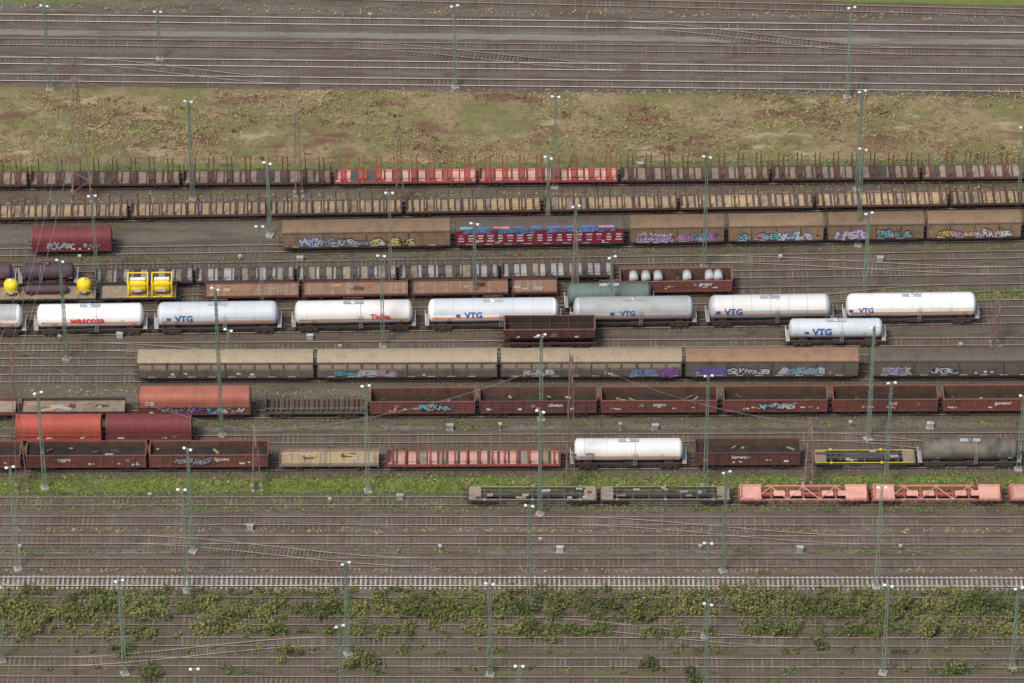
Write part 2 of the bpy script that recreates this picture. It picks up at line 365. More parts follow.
def stake_wagon(L,steel,deck,deck2,stm=None,nst=8,sh=2.1,patch=1.25,endw=0.0,pair=True,curved=False,cross=False,fill=1.0):
    b=MB(); gear(b,L,4,steel); stm=stm or steel
    b.box((0,0,1.18),(L,2.7,0.12),darkst)
    n=int(L/patch)
    for i in range(n):
        if random.random()>fill: continue
        x=-L/2+L*(i+0.5)/n; mm=deck if (i%2==0 or random.random()<0.45) else deck2
        ww=L/n*random.uniform(0.6,0.9)
        b.box((x,random.uniform(-.05,.05),1.27),(ww,2.4,0.1),mm)
        for q in (-0.3,0.3): b.box((x,q*2.9,1.36),(ww*0.95,0.12,0.1),deck2)
        for q in range(3): b.box((x-ww/2+ww*(q+.5)/3,0,1.33+.01*q),(ww/3*.7,2.2,0.03),mm)
    for sy in (-1,1):
        b.box((0,sy*1.36,1.16),(L,0.1,0.3),steel)
        for i in range(nst):
            xc=-L/2+L*(i+0.5)/nst
            for dx in ((-0.32,0.32) if pair else (0,)):
                if random.random()<0.04: continue
                lean=random.uniform(-0.05,0.05); hh=sh*random.uniform(.94,1.03)
                b.bar((xc+dx,sy*1.37,1.1),(xc+dx+lean,sy*(1.32 if not curved else 1.15),1.2+hh),0.105,stm)
                b.box((xc+dx,sy*1.42,1.2),(0.24,0.12,0.36),steel)
                if curved: b.bar((xc+dx+lean,sy*1.15,1.2+hh),(xc+dx+lean,sy*0.75,1.2+hh+0.25),0.08,stm)
    for i in range(nst):
        xc=-L/2+L*(i+0.5)/nst; b.box((xc,0,1.36),(0.8 if pair else 0.2,2.6,0.1),steel)
        if cross: b.box((xc,0,1.46),(0.2,2.6,0.24),stm)
    if endw:
        for sx in (-1,1):
            x=sx*(L/2-0.06); b.box((x,0,1.25+endw/2),(0.08,2.5,endw),steel)
            for y in (-1.2,-.4,.4,1.2): b.box((x+sx*0.07,y,1.25+endw/2),(0.1,0.12,endw+0.1),stm)
    return b
def flat_wagon(L,steel,deck,sideh=0.35,ax=2,clutter=None,posts=True):
    b=MB(); gear(b,L,ax,steel); b.box((0,0,1.17),(L,2.75,0.12),steel)
    n=int(L/0.24)
    for i in range(n):
        b.box((-L/2+L*(i+.5)/n,0,1.25+random.uniform(0,0.02)),(L/n*0.9,2.55,0.05),deck if random.random()<.8 else tan2)
    for sy in (-1,1):
        m=int(L/2)
        for i in range(m): b.box((-L/2+L*(i+.5)/m,sy*1.38,1.2+sideh/2),(L/m-0.08,0.05,sideh),steel)
        if posts:
            for i in range(m+1): b.box((-L/2+0.05+(L-.1)*i/m,sy*1.42,1.3),(0.09,0.07,sideh+0.35),steel)
    for sx in (-1,1): b.box((sx*(L/2-0.04),0,1.2+0.25),(0.06,2.6,0.5),steel)
    if clutter:
        for k in range(clutter):
            b.box((random.uniform(-.45,.45)*L,random.uniform(-.7,.7),1.36),(random.uniform(.4,1.8),random.uniform(.2,.7),random.uniform(.1,.25)),random.choice([tan,tan2,rustin,greyd]),rz=random.uniform(-.3,.3))
    return b
def hood_wagon(L,top,low,zl=1.9,H=3.95,ridge=1.15,box=False):
    b=MB(); gear(b,L,4,low)
    hw=1.42; n=14; ex=0.55 if box else 0.8
    arc=[]
    for i in range(n+1):
        t=math.pi*i/n; c,s_=math.cos(t),math.sin(t)
        arc.append((hw*math.copysign(abs(c)**ex,c),zl+(H-zl)*abs(s_)**ex))
    prof=[(-hw,1.15),(hw,1.15)]+arc
    b.extr(prof,-L/2+0.25,L/2-0.25,top,[frameM,low]+[top]*n+[low])
    k=int(L/ridge)
    for i in range(k+1):
        x=-L/2+0.35+(L-0.7)*i/k
        b.extr([(y*1.022,z+(0.035 if z>zl+.01 else -.01)) for y,z in arc],x-0.06,x+0.06,top)
    for sx in (-1,1):
        b.extr([(-hw-.03,1.1),(hw+.03,1.1)]+[(y*1.03,z+0.06) for y,z in arc],sx*(L/2-0.16)-0.09,sx*(L/2-0.16)+0.09,low)
    for sy in (-1,1): b.box((0,sy*(hw+0.03),zl-0.05),(L-0.5,0.09,0.09),low); b.box((0,sy*(hw+0.02),1.2),(L-.4,0.1,0.16),low)
    for k in range(4): b.box((random.uniform(-.4,.4)*L,-hw-.02,1.5),(random.uniform(.2,.6),.02,.25),whiteL)
    scrawl(b,L*.3,zl-.25,1.4,whiteL,-hw-.02,n=1)
    return b
def hopper_wagon(L,mat):
    b=MB(); gear(b,L,4,mat)
    V=[];hw=1.45
    for (lx,wy,z) in ((L*0.28,0.6,1.0),(L/2-0.5,hw,2.2),(L/2-0.3,hw,3.6)):
        V+=[(-lx,-wy,z),(lx,-wy,z),(lx,wy,z),(-lx,wy,z)]
    Fa=[(0,3,2,1)]+[(k*4+i,k*4+(i+1)%4,k*4+4+(i+1)%4,k*4+4+i) for k in range(2) for i in range(4)]
    b.add(V,Fa,mat)
    iv=[(x*0.97,y*0.94,z) for x,y,z in V[8:12]]+[(x*0.9,y*0.8,2.3) for x,y,z in V[8:12]]
    b.add(V[8:12]+iv,[(0,1,5,4),(1,2,6,5),(2,3,7,6),(3,0,4,7)],mat)
    b.add([(x,y,z-0.01) for x,y,z in iv[:4]]+iv[4:],[(0,4,5,1),(1,5,6,2),(2,6,7,3),(3,7,4,0),(4,7,6,5)],darkload)
    lx=L/2-0.3
    for sy in (-1,1):
        b.box((0,sy*hw,3.62),(2*lx+.1,0.16,0.12),oxideR)
        for i in range(9): b.box((-lx+0.1+(2*lx-.2)*i/8,sy*(hw+.05),2.85),(0.12,0.12,1.45),mat)
    for sx in (-1,1):
        b.box((sx*lx,0,3.62),(0.14,2*hw-.1,0.12),oxideR)
        b.bar((sx*(L/2-.3),-1.1,1.1),(sx*(L/2-.5),-1.1,2.3),0.07,mat); b.bar((sx*(L/2-.3),1.1,1.1),(sx*(L/2-.5),1.1,2.3),0.07,mat)
    b.bar((-lx,0,3.5),(lx,0,3.5),0.05,mat)
    for x in (-L*.2,0,L*.2): b.bar((x,-hw,3.5),(x,hw,3.5),0.05,mat)
    scrawl(b,0.5,2.9,2.4,whiteL,-hw-.12,n=2)
    for k in range(4): b.box((random.uniform(-.4,.4)*L,-hw-.02,2.4),(.5,.02,.25),whiteL)
    return b
def skeletal_wagon(L,steel,acc,plates=False):
    b=MB(); gear(b,L,4,steel,fh=False)
    for sy in (-1,1): b.box((0,sy*1.2,1.08),(L,0.16,0.3),steel)
    b.box((0,0,1.02),(L,0.45,0.34),steel)
    n=int(L/1.9); dx=(L-.2)/n
    for i in range(n+1):
        x=-L/2+0.1+dx*i; b.box((x,0,1.12),(0.2,2.5,0.16),steel)
        if i<n and plates:
            if i%3!=1: b.box((x+dx/2,0.0,1.2),(dx*0.7,0.95,0.04),acc)
            sgn=1 if i%2 else -1; b.bar((x,-1.2*sgn,1.27),(x+dx,1.2*sgn,1.27),0.06,pinkst)
        if i%3==1:
            for sy in (-1,1): b.box((x,sy*1.28,1.3),(0.3,0.22,0.2),acc)
    if plates:
        for sx in (-1,1):
            b.box((sx*(L/2-1.6),0,1.26),(2.6,2.35,0.06),acc); b.box((sx*(L/2-0.3),0,1.5),(0.1,2.3,0.55),acc)
            for sy in (-1,1): b.box((sx*(L/2-1.6),sy*1.25,1.38),(2.7,0.08,0.32),acc)
        for sy in (-1,1):
            b.box((0,sy*1.31,1.32),(L-7,0.05,0.14),acc)
            for i in range(int(L/1.5)): b.box((-L/2+1+i*1.5,sy*1.3,1.05),(0.08,0.06,0.3),acc)
    else:
        for sx in (-1,1): b.box((sx*(L/2-0.9),0,1.24),(1.5,2.3,0.05),tan2)
        for sy in (-1,1): b.box((0,sy*1.2,1.26),(L-.6,.08,.04),acc if acc is yellow else greyd)
        for k in range(12): b.box((random.uniform(-.45,.45)*L,random.uniform(-1,1),1.3),(random.uniform(.4,1.4),random.uniform(.2,.5),0.14),random.choice([acc,darkst,greyd,rustin,tan2]))
    return b
def coil_wagon(L):
    b=MB(); gear(b,L,4,darkst); b.box((0,0,1.15),(L,2.7,0.14),darkst)
    n=int(L/1.2)
    for i in range(n):
        x=-L/2+L*(i+.5)/n
        for d in (-1,1): b.box((x+d*0.28,0,1.36),(0.12,2.3,0.5),rustin,ry=d*0.6)
        for sy in (-1,1): b.box((x,sy*1.36,1.6),(0.1,0.1,1.0),stakeD)
    for sy in (-1,1): b.box((0,sy*1.38,2.08),(L-.2,0.1,0.08),stakeD)
    for sx in (-1,1): b.box((sx*(L/2-.08),0,1.9),(0.1,2.7,1.4),darkst)
    return b
def silo_container(b,x):
    prof=[(0.15,0.15),(0.55,0.85),(0.7,0.95),(1.7,0.95),(1.95,0.85),(2.15,0.6),(2.25,0.25),(2.26,0.001)]
    b.lathe(prof,0,1.25,yellow,20,'z',x)
    for dx in (-.95,.95):
        for dy in (-.95,.95): b.bar((x+dx,dy,1.25),(x+dx,dy,2.3),0.05,yellow)
    for dy in (-.95,.95): b.bar((x-.95,dy,2.3),(x+.95,dy,2.3),0.05,yellow)
    b.bar((x,0,3.45),(x,0,3.65),0.25,whiteL,10)
    b.box((x,-0.97,2.2),(0.6,0.03,0.5),whiteL)
def tank_container(b,x,L=2.6):
    r=0.98
    b.lathe([(-L/2+.12,0.001),(-L/2+.2,r*.6),(-L/2+.4,r),(L/2-.4,r),(L/2-.2,r*.6),(L/2-.12,0.001)],0,2.42,yellow,22,'x',x)
    for dx in (-L/2,L/2):
        for dy in (-1.15,1.15): b.box((x+dx,dy,2.45),(0.14,0.14,2.4),yellow)
        b.box((x+dx,0,1.32),(0.13,2.1,0.13),yellow); b.box((x+dx,0,3.58),(0.13,2.1,0.13),yellow)
        b.bar((x+dx,-1.1,1.4),(x+dx,1.1,3.5),0.05,yellow)
    for dy in (-1.15,1.15):
        b.box((x,dy,3.57),(L-.15,0.12,0.12),yellow); b.box((x,dy,1.33),(L-.15,0.12,0.12),yellow)
    b.box((x,0,3.5),(L-.6,0.6,0.04),whiteL); b.box((x,-1.0,2.3),(0.9,0.03,0.5),whiteL)
# ---------------------------------------------------------------- tracks
RT=0.36
T=dict(T0=(-12,12),T1=(17,29),T2=(41,52),T3=(60,71),T4=(77,88),
 A=(186,178),B=(219,204),C=(252,237),CD=(269,254),Dd=(285,270),E=(301,287),E2=(316,303),Fk=(332,319),G=(347,341),G2=(362,358),
 H=(378,375),I=(415,410),K=(440,436),L=(467,463),M=(501,500),
 N1=(520,521),N2=(539,540),N3=(562,562),N4=(581,582),N5=(601,602),N6=(620,621),N7=(641,642),N8=(661,663),N9=(680,682),N10=(702,704),T00=(-32,-12),T000=(-54,-36))
def tp(k,px):
    a,b=T[k]; return P(px,a+(b-a)*px/1024,RT)
def tang(k):
    a=tp(k,0);b=tp(k,1024); return math.atan2(b.y-a.y,b.x-a.x)
def bmat(name,c1,c2,c3,moss):
    m,n,l,b=newmat(name); g=n.new("ShaderNodeNewGeometry"); pos=g.outputs["Position"]
    f=noise(n,l,pos,7,4,0.8); g2=noise(n,l,mapping(n,l,pos,(0.1,0.4,1)),1.0,4,0.65)
    c=mix(n,l,rng(n,l,f,0.38,0.62),c1,c2); c=mix(n,l,rng(n,l,g2,0.42,0.62),c,c3)
    g3=noise(n,l,mapping(n,l,pos,(0.5,1.1,1)),.8,4,0.7); c=mix(n,l,rng(n,l,g3,.52,.72,0,.7),c,tuple(x*.5 for x in c1))
    ms=rng(n,l,noise(n,l,mapping(n,l,pos,(0.2,1.2,1)),0.6,6,0.7),0.5,0.66,0,moss)
    c=mix(n,l,ms,c,(0.12,0.125,0.05))
    bu=n.new("ShaderNodeBump"); bu.inputs["Strength"].default_value=0.8; bu.inputs["Distance"].default_value=0.08; l.new(f,bu.inputs["Height"]); l.new(bu.outputs[0],b.inputs["Normal"])
    l.new(c,b.inputs["Base Color"]); b.inputs["Roughness"].default_value=0.95; return m
ballY=bmat("ballast_yard",(0.075,0.062,0.05),(0.15,0.128,0.105),(0.1,0.078,0.06),0.5)
ballM=bmat("ballast_main",(0.085,0.068,0.055),(0.18,0.15,0.125),(0.105,0.075,0.055),0.15)
ballO=bmat("ballast_overgrown",(0.075,0.06,0.047),(0.15,0.122,0.095),(0.09,0.08,0.045),0.8)
sleepW=islandmat("sleeper_wood",[(0.075,0.06,0.048),(0.12,0.1,0.082),(0.17,0.145,0.12)])
sleepC=islandmat("sleeper_concrete",[(0.2,0.18,0.155),(0.3,0.27,0.24),(0.4,0.37,0.33)])
railM=paint("rail_rust",(0.085,0.05,0.035),dirt=(0.05,0.035,0.028),amt=0.6,rough=0.6)
railTop=paint("rail_head",(0.36,0.3,0.26),dirt=(0.2,0.13,0.09),amt=0.6,rough=0.5,streak=.2)
railShiny=paint("rail_head_polished",(0.62,0.6,0.57),dirt=(0.35,0.3,0.26),amt=0.4,rough=0.4,streak=.1)
HL=150
def track(k,ball,slp,top):
    b=MB(); n=150; xs=np.linspace(-HL,HL,n+1); V=[];Fa=[]
    for x in xs:
        j=[random.uniform(-.15,.15) for _ in range(4)]
        V+=[(x,-2.15+j[0],-0.03),(x,-1.5+j[1],0.12),(x,1.5+j[2],0.12),(x,2.15+j[3],-0.03)]
    for i in range(n):
        for q in range(3): a=i*4+q; Fa.append((a,a+4,a+5,a+1))
    b.add(V,Fa,ball)
    x=-HL+0.3
    while x<HL:
        b.box((x+random.uniform(-.03,.03),random.uniform(-.06,.06),0.115+random.uniform(-.03,.02)),(0.25,2.5,0.12),slp); x+=0.62
    for sy in (-1,1):
        y=sy*0.755
        b.box((0,y,0.2),(2*HL,0.16,0.025),railM); b.box((0,y,0.265),(2*HL,0.04,0.11),railM); b.box((0,y,0.335),(2*HL,0.075,0.045),top)
    p=tp(k,512); return b.obj("railway_track",(p.x,p.y,0),tang(k))
for k in T:
    if k[0]=='T' : track(k,ballM,sleepW,railShiny if k in('T3','T4','T1') else railTop)
    elif k in('N1','N2','N3'): track(k,ballM,sleepW,railTop)
    elif k=='N4': track(k,ballM,sleepC,railShiny)
    elif k[0]=='N': track(k,ballO,sleepW,railTop)
    else: track(k,ballY,sleepW,railTop)
def crossover(k1,x1,k2,x2):
    A=tp(k1,x1);B_=tp(k2,x2); N=40; pts=[]
    for i in range(N+1):
        t=i/N; s=t*t*(3-2*t); pts.append(Vector((A.x+(B_.x-A.x)*t,A.y+(B_.y-A.y)*s,0)))
    b=MB(); 
    for i in range(N):
        d=(pts[i+1]-pts[i]).normalized(); nrm=Vector((-d.y,d.x,0)); a_=math.atan2(d.y,d.x)
        for sy in (-1,1):
            o=nrm*0.755*sy
            m_=(pts[i]+pts[i+1])/2+o; Ls=(pts[i+1]-pts[i]).length
            b.box((m_.x,m_.y,0.27),(Ls+.004,0.05,0.13),railM,rz=a_); b.box((m_.x,m_.y,0.343),(Ls,0.075,0.045),railTop,rz=a_)
        m_=(pts[i]+pts[i+1])/2
        for q in (-.25,.25):
            c=m_+d*q*Ls; b.box((c.x,c.y,0.128),(0.25,2.6,0.115),sleepW,rz=a_)
    b.obj("track_turnout")
for q in (('CD',700,'Dd',1010),('G',90,'G2',330),('N1',560,'N2',880),('N2',120,'N3',430),('N6',500,'N7',800),('T2',330,'T3',640),('T1',600,'T2',930),('N8',60,'N7',330),('T3',60,'T4',300),('E2',700,'E',960),('K',820,'L',1100)): crossover(*q)
# ---------------------------------------------------------------- wagons
def put(k,x0,x1,fn,name,**kw):
    a=tp(k,x0);b=tp(k,x1); L=(b-a).length
    mb=fn(L,**kw); c=(a+b)/2
    return mb.obj(name,(c.x,c.y,RT),tang(k))
for x0,x1,r in ((-115,28,0),(32,180,0),(184,331,0),(335,476,1),(479,617,1),(621,768,0),(772,918,0),(922,1068,0)):
    put('A',x0,x1,stake_wagon,"stake_wagon",steel=redst if r else brownS,stm=redst if r else stakeB,deck=pinkst if r else tan2,deck2=redst if r else tan2,nst=8,sh=2.5,patch=1.1,endw=1.2,fill=.9)
for x0,x1 in ((-140,-10),(-6,128),(132,266),(270,402),(406,540),(544,676),(680,812),(816,946),(950,1085)):
    put('B',x0,x1,stake_wagon,"stake_wagon",steel=brownS,stm=stakeB,deck=tan,deck2=tan2,nst=11,sh=1.9,patch=0.95,curved=True,pair=False,endw=0.9)
def hoodC(L):
    m=hood_wagon(L,tarpDk,tarpDk,zl=2.3,H=3.8); graffiti(m,-1.5,2.1,3.4,.8,'pale','grey',y=-1.5); graffiti(m,2.6,2.0,2.0,.6,'grey','black',y=-1.5); return m
put('C',33,113,hoodC,"hooded_wagon")
put('C',283,450,covered_wagon,"covered_wagon",roof=roofBrn,side=sideBr,graf=((-6.5,1.9,4.5,1.0,'pale','blue'),(-1.8,1.9,4.2,0.9,'grey','black'),(3.4,1.85,6,1.0,'yellow','black')))
def transw(L):
    m=covered_wagon(L,roofDk,sideRed,graf=())
    n=int(L/1.25)
    for i in range(n):
        x=-L/2+L*(i+.5)/n
        for z in (2.75,2.3,1.85): m.box((x,-1.482,z),(random.uniform(.5,.9),0.02,0.2),whiteL if random.random()<.8 else G['pink'])
    graffiti(m,-L*.25,3.45,L*.42,.5,'blue','cyan',y=-1.5); graffiti(m,L*.24,3.45,L*.42,.5,'cyan','blue',y=-1.5)
    for i in range(9):
        m.box((-L/2+1.4+i*L/9.6,-1.2,3.885),(random.uniform(1.2,2.2),0.3,0.015),G[random.choice(['blue','cyan','blue','pink'])],rx=0.6)
    return m
put('C',456,623,transw,"covered_wagon")
gs=[((-3,1.9,4.5,1.1,'violet','pale'),(2.5,1.85,5.5,1.0,'pink','violet')),((-2.5,1.85,5.2,1.0,'cyan','black'),(3,1.9,5.6,1.0,'pale','blue')),((-3,1.9,4.4,1.1,'pale','violet'),(2.6,1.9,4.8,1.1,'grey','black')),((-2.8,1.85,5,.9,'yellow','black'),(2.8,1.85,4.8,1.,'pale','black'))]
for (x0,x1),g in zip(((630,723),(728,822),(827,922),(926,1019)),gs):
    put('C',x0,x1,covered_wagon,"covered_wagon",roof=roofBrn,side=sideBr,ax=2,graf=g,rib=1.6)
put('C',1024,1118,covered_wagon,"covered_wagon",roof=roofBrn,side=sideBr,ax=2)
for x0,x1 in ((96,193),(197,294),(298,396),(400,498),(502,612)):
    put('Dd',x0,x1,stake_wagon,"stake_wagon",steel=darkst,stm=stakeD,deck=greyd,deck2=tan2,nst=6,sh=1.6,patch=1.15,pair=True,endw=0.8)
def ptank(L): return tank_wagon(L,R=1.1,cz=2.3,body=purple,stripe=None,small=True)
put('Dd',22,76,ptank,"tank_wagon"); put('Dd',-45,14,ptank,"tank_wagon")
def silos(L):
    m=flat_wagon(L,darkst,tan2,0.2); silo_container(m,-L/2+2.0); silo_container(m,L/2-1.6)
    m.lathe([(-3,0.001),(-2.8,.5),(-2.5,.6),(2.5,.6),(2.8,.5),(3,.001)],0,1.9,purple,20)
    for x in (-2,2): m.box((x,0,1.4),(.3,1.4,.35),darkst)
    return m
put('E',-3,97,silos,"container_wagon")
def tconts(L):
    m=flat_wagon(L,darkst,tan2,0.2)
    tank_container(m,-L/2+5.0); tank_container(m,L/2-1.9); return m
put('E',101,177,tconts,"container_wagon")
for x0,x1 in ((205,299),(303,408),(412,508),(512,557)):
    put('E',x0,x1,flat_wagon,"flat_wagon",steel=oxideR,deck=roofOr,sideh=0.3,clutter=3)
def steelload(L):
    m=open_wagon(L,oxide,top=2.9,load=1.6)
    for x in (-L*.38,-L*.27,-L*.16,L*.1,L*.3,L*.38): m.bar((x,-.65,2.7),(x,.65,2.7),0.6,random.choice([greyd,stakeD,silver2]),16)
    return m
put('E',620,731,steelload,"open_wagon")
put('E2',567,651,tank_wagon,"tank_wagon",R=1.35,cz=2.6,body=greenD,stripe=None)
F_=[(-85,24,white,silver2,None),(38,145,white,None,("wascosa",-.05,1.35,redL)),(158,279,silver,silver,("VTG",-.55,1.2,blue)),(295,413,white,None,("TinSta",.45,1.0,redL)),
 (428,558,white,silver,("VTG",-.3,1.2,blue)),(573,693,silver,silver2,("VTG",-.1,1.0,blue)),(708,830,silver,white,("VTG",-.6,1.2,blue)),(845,975,white,white,("VTG",-.7,1.0,blue))]
for x0,x1,bo,sh,lg in F_:
    put('Fk',x0,x1,tank_wagon,"gas_tank_wagon",body=bo,shield=sh,logo=lg,R=1.5,cz=2.75)
put('G',502,597,hopper_wagon,"hopper_wagon",mat=oxide2)
put('G',788,882,tank_wagon,"tank_wagon",R=1.25,cz=2.45,body=silver,stripe=None,logo=("VTG",-.3,1.3,blue))
put('H',139,314,covered_wagon,"covered_wagon",roof=roofTan,side=sideGr,graf=(),lower=sideGr2)
put('H',318,497,covered_wagon,"covered_wagon",roof=roofTan,side=sideGr,graf=((-8,1.8,3,.7,'cyan','black'),(-4,1.8,5,.8,'pale','grey')),lower=sideGr2)
put('H',501,681,covered_wagon,"covered_wagon",roof=roofTan,side=sideGr,graf=((-7,1.8,4,.7,'pale','grey'),(8,1.8,6,1.0,'cyan','violet')),lower=sideGr2)
put('H',685,857,covered_wagon,"covered_wagon",roof=roofOr,side=sideGr2,graf=((-8,1.9,4,1.,'violet','blue'),(-3,1.9,5.4,.9,'pale','black'),(4,1.9,6,.9,'cyan','grey')))
put('H',869,1045,covered_wagon,"covered_wagon",roof=roofDk,side=sideGr2,graf=((-8,1.9,4,1.,'violet','pale'),(-2,1.9,3.4,.8,'pale','black')))
def redcover(L):
    m=hood_wagon(L,tarpOr,oxide,zl=2.4,H=4.15,box=True,ridge=1.9)
    m.text("DB",-L/2+1.6,3.0,0.9,whiteL,y=-1.50,off=.03); graffiti(m,-1.5,1.8,5.5,.7,'grey','black',y=-1.48); graffiti(m,4,1.8,4.4,.7,'pale','black',y=-1.48)
    return m
put('I',139,252,redcover,"hooded_wagon")
put('I',266,366,coil_wagon,"coil_wagon")
for i,(x0,x1) in enumerate(((371,475),(480,596),(601,716),(723,826),(832,936),(942,1046))):
    put('I',x0,x1,open_wagon,"open_wagon",mat=oxide if i!=1 else oxide2,graf=i in(0,3))
put('I',22,126,flat_wagon,"flat_wagon",steel=frameM,deck=tan2,sideh=0.5,ax=4,clutter=12)
put('I',-90,17,flat_wagon,"flat_wagon",steel=oxide,deck=tan2,sideh=0.5,ax=4,clutter=3)
put('K',17,103,hood_wagon,"hooded_wagon",top=tarpRed,low=tarpRed,zl=2.0,H=3.9)
put('K',107,193,hood_wagon,"hooded_wagon",top=tarpDk,low=oxide,zl=2.0,H=3.9)
put('L',28,147,open_wagon,"open_wagon",mat=oxide,load=2.3)
put('L',151,269,open_wagon,"open_wagon",mat=oxide,load=2.0,graf=True)
put('L',-90,22,open_wagon,"open_wagon",mat=oxide,load=2.0)
put('L',280,379,flat_wagon,"flat_wagon",steel=tan2,deck=tan,sideh=0.45,ax=2,clutter=9)
put('L',387,560,stake_wagon,"stake_wagon",steel=redst,deck=pinkst,deck2=tan2,nst=14,sh=1.2,pair=False,endw=1.9,cross=True)
put('L',573,683,tank_wagon,"gas_tank_wagon",body=white,shield=None,R=1.4,cz=2.65,logo=("VTG",-.7,.6,blue))
put('L',695,799,open_wagon,"open_wagon",mat=oxide2,load=2.1)
put('L',813,915,skeletal_wagon,"container_flat_wagon",steel=darkst,acc=yellow)
put('L',920,1017,tank_wagon,"tank_wagon",R=1.35,cz=2.5,body=darktank,stripe=None,fm=darkst)
put('M',468,597,skeletal_wagon,"container_flat_wagon",steel=darkst,acc=greyd)
put('M',600,730,skeletal_wagon,"container_flat_wagon",steel=darkst,acc=greyd)
put('M',738,868,skeletal_wagon,"pocket_wagon",steel=redst,acc=pinkst,plates=True)
put('M',871,1001,skeletal_wagon,"pocket_wagon",steel=redst,acc=pinkst,plates=True)
put('M',1008,1138,skeletal_wagon,"pocket_wagon",steel=redst,acc=pinkst,plates=True)
# ---------------------------------------------------------------- masts
mg=paint("mast_green",(0.22,0.3,0.23),amt=0.3); mb_=paint("mast_rust",(0.27,0.17,0.14),amt=0.4); lampM=paint("lamp_housing",(0.68,0.68,0.66),amt=0.1,streak=0.05)
conc=paint("concrete",(0.35,0.33,0.3))
def lattice(b,H,w0,w1,mat,t=0.05,step=1.1):
    z=0; cor=[(-1,-1),(1,-1),(1,1),(-1,1)]
    def c(k,z): 
        w=w0+(w1-w0)*z/H; return (cor[k][0]*w/2,cor[k][1]*w/2,z)
    for k in range(4): b.bar(c(k,0),c(k,H),t,mat)
    i=0
    while z<H-0.2:
        z2=min(H,z+step*(w0+(w1-w0)*z/H)/max(w0,.3)+0.25)
        for k in range(4):
            k2=(k+1)%4
            b.bar(c(k,z) if i%2 else c(k2,z),c(k2,z2) if i%2 else c(k,z2),t*0.6,mat,3)
        z=z2; i+=1
def lamp_mast(x,yt,yb):
    base=P(x,yb,0); s=F/(D+base.y*CP); H=(yb-yt)/(s*CP)
    b=MB(); lattice(b,H,0.44,0.2,mg,0.04)
    b.box((0,0,0.1),(1.0,1.0,0.4),conc)
    b.bar((-0.55,0,H),(0.55,0,H),0.04,mg)
    for dx in (-.45,.45): b.box((dx,-.08,H+0.02),(0.34,0.3,0.13),lampM,rx=0.25)
    for k in range(3): b.bar((-.3,0,H*0.9-k*0.5),(.3,0,H*0.9-k*.5),0.03,mg)
    return b.obj("lamp_mast",(base.x,base.y,0),random.uniform(-.5,.5))
for m in ((45,392,489),(187,487,592),(193,447,552),(193,105,200),(98,198,292),(67,262,360),(222,290,436),(270,165,236),(263,228,318),(368,385,492),(383,257,347),
 (391,195,290),(541,335,420),(540,410,515),(555,100,188),(548,160,240),(611,258,322),(704,160,268),(705,375,487),(723,470,572),(857,95,190),(864,215,300),(858,152,246),
 (868,327,440),(885,382,492),(876,485,588),(883,582,674),(529,503,606),(490,580,676),(348,560,655),(125,577,675),(2,585,662),(342,622,712),(705,540,638),(705,600,700),(18,465,570),
 (455,10,88),(50,10,90),(847,12,98),(1018,130,205),(1018,395,470),(1012,585,668),(230,330,366),(475,225,300),(160,14,60),(198,665,740),(519,662,740),(575,208,288)):
    lamp_mast(*m)
def pylon(x,yt,yb,w0,w1,mat=mb_,t=.06):
    base=P(x,yb,0); s=F/(D+base.y*CP); H=(yb-yt)/(s*CP)
    b=MB(); lattice(b,H,w0,w1,mat,t,1.6)
    for q in (0.86,0.96): b.bar((0,-1.6,H*q),(0,1.6,H*q),0.07,mat)
    for dx in (-w0/2,w0/2):
        for dy in (-w0/2,w0/2): b.box((dx,dy,.1),(.45,.45,.4),conc)
    b.obj("lattice_tower",(base.x,base.y,0),0.1); return Vector((base.x,base.y,H))
tops=[pylon(*q) for q in ((82,83,197,2.6,0.6,mb_,.09),(22,345,489,1.3,0.35),(570,355,492,1.1,0.35),(808,422,487,1.1,0.35),(257,430,489,1.1,0.35),(400,140,205,1.1,0.35),(299,115,195,1.0,0.35),(995,300,345,1.0,0.3),(575,225,300,1.,.3))]
cable=paint("cable",(0.3,0.3,0.29))
def wire(a,b_,sag,name="overhead_cable"):
    b=MB(); n=24; pts=[a.lerp(b_,i/n)-Vector((0,0,sag*4*(i/n)*(1-i/n))) for i in range(n+1)]
    for p,q in zip(pts[:-1],pts[1:]): b.bar(p,q,0.022,cable,4)
    b.obj(name)
wire(tops[0],tops[1],2); wire(tops[0]+Vector((1,0,-2)),tops[1]+Vector((.8,0,-2)),2.5)
wire(tops[0]+Vector((-1,0,-1)),tops[1]+Vector((-1.8,0,-1)),2.5)
wire(tops[0],tops[6],1.5); wire(tops[6],tops[5],1); wire(tops[1],tops[4],2); wire(tops[4],tops[2],2.5); wire(tops[2],tops[3],2)
wire(tops[0],P(-60,120,18),1)
# contact wires over the through lines
def catenary(k):
    b=MB(); a=tang(k)
    for x in range(-140,140,56):
        b.bar((x,0,5.6),(x+56,0,5.6),.014,cable)
        pr=None
        for i in range(9):
            t=i/8; q=(x+56*t,0,7.2-4*1.1*t*(1-t))
            if pr: b.bar(pr,q,.014,cable)
            if 0<i<8: b.bar(q,(q[0],0,5.6),.01,cable,3)
            pr=q
    p=tp(k,512); b.obj("contact_wire",(p.x,p.y,0),a)
for k in ('T1','T3','T4','N3','N4'): catenary(k)
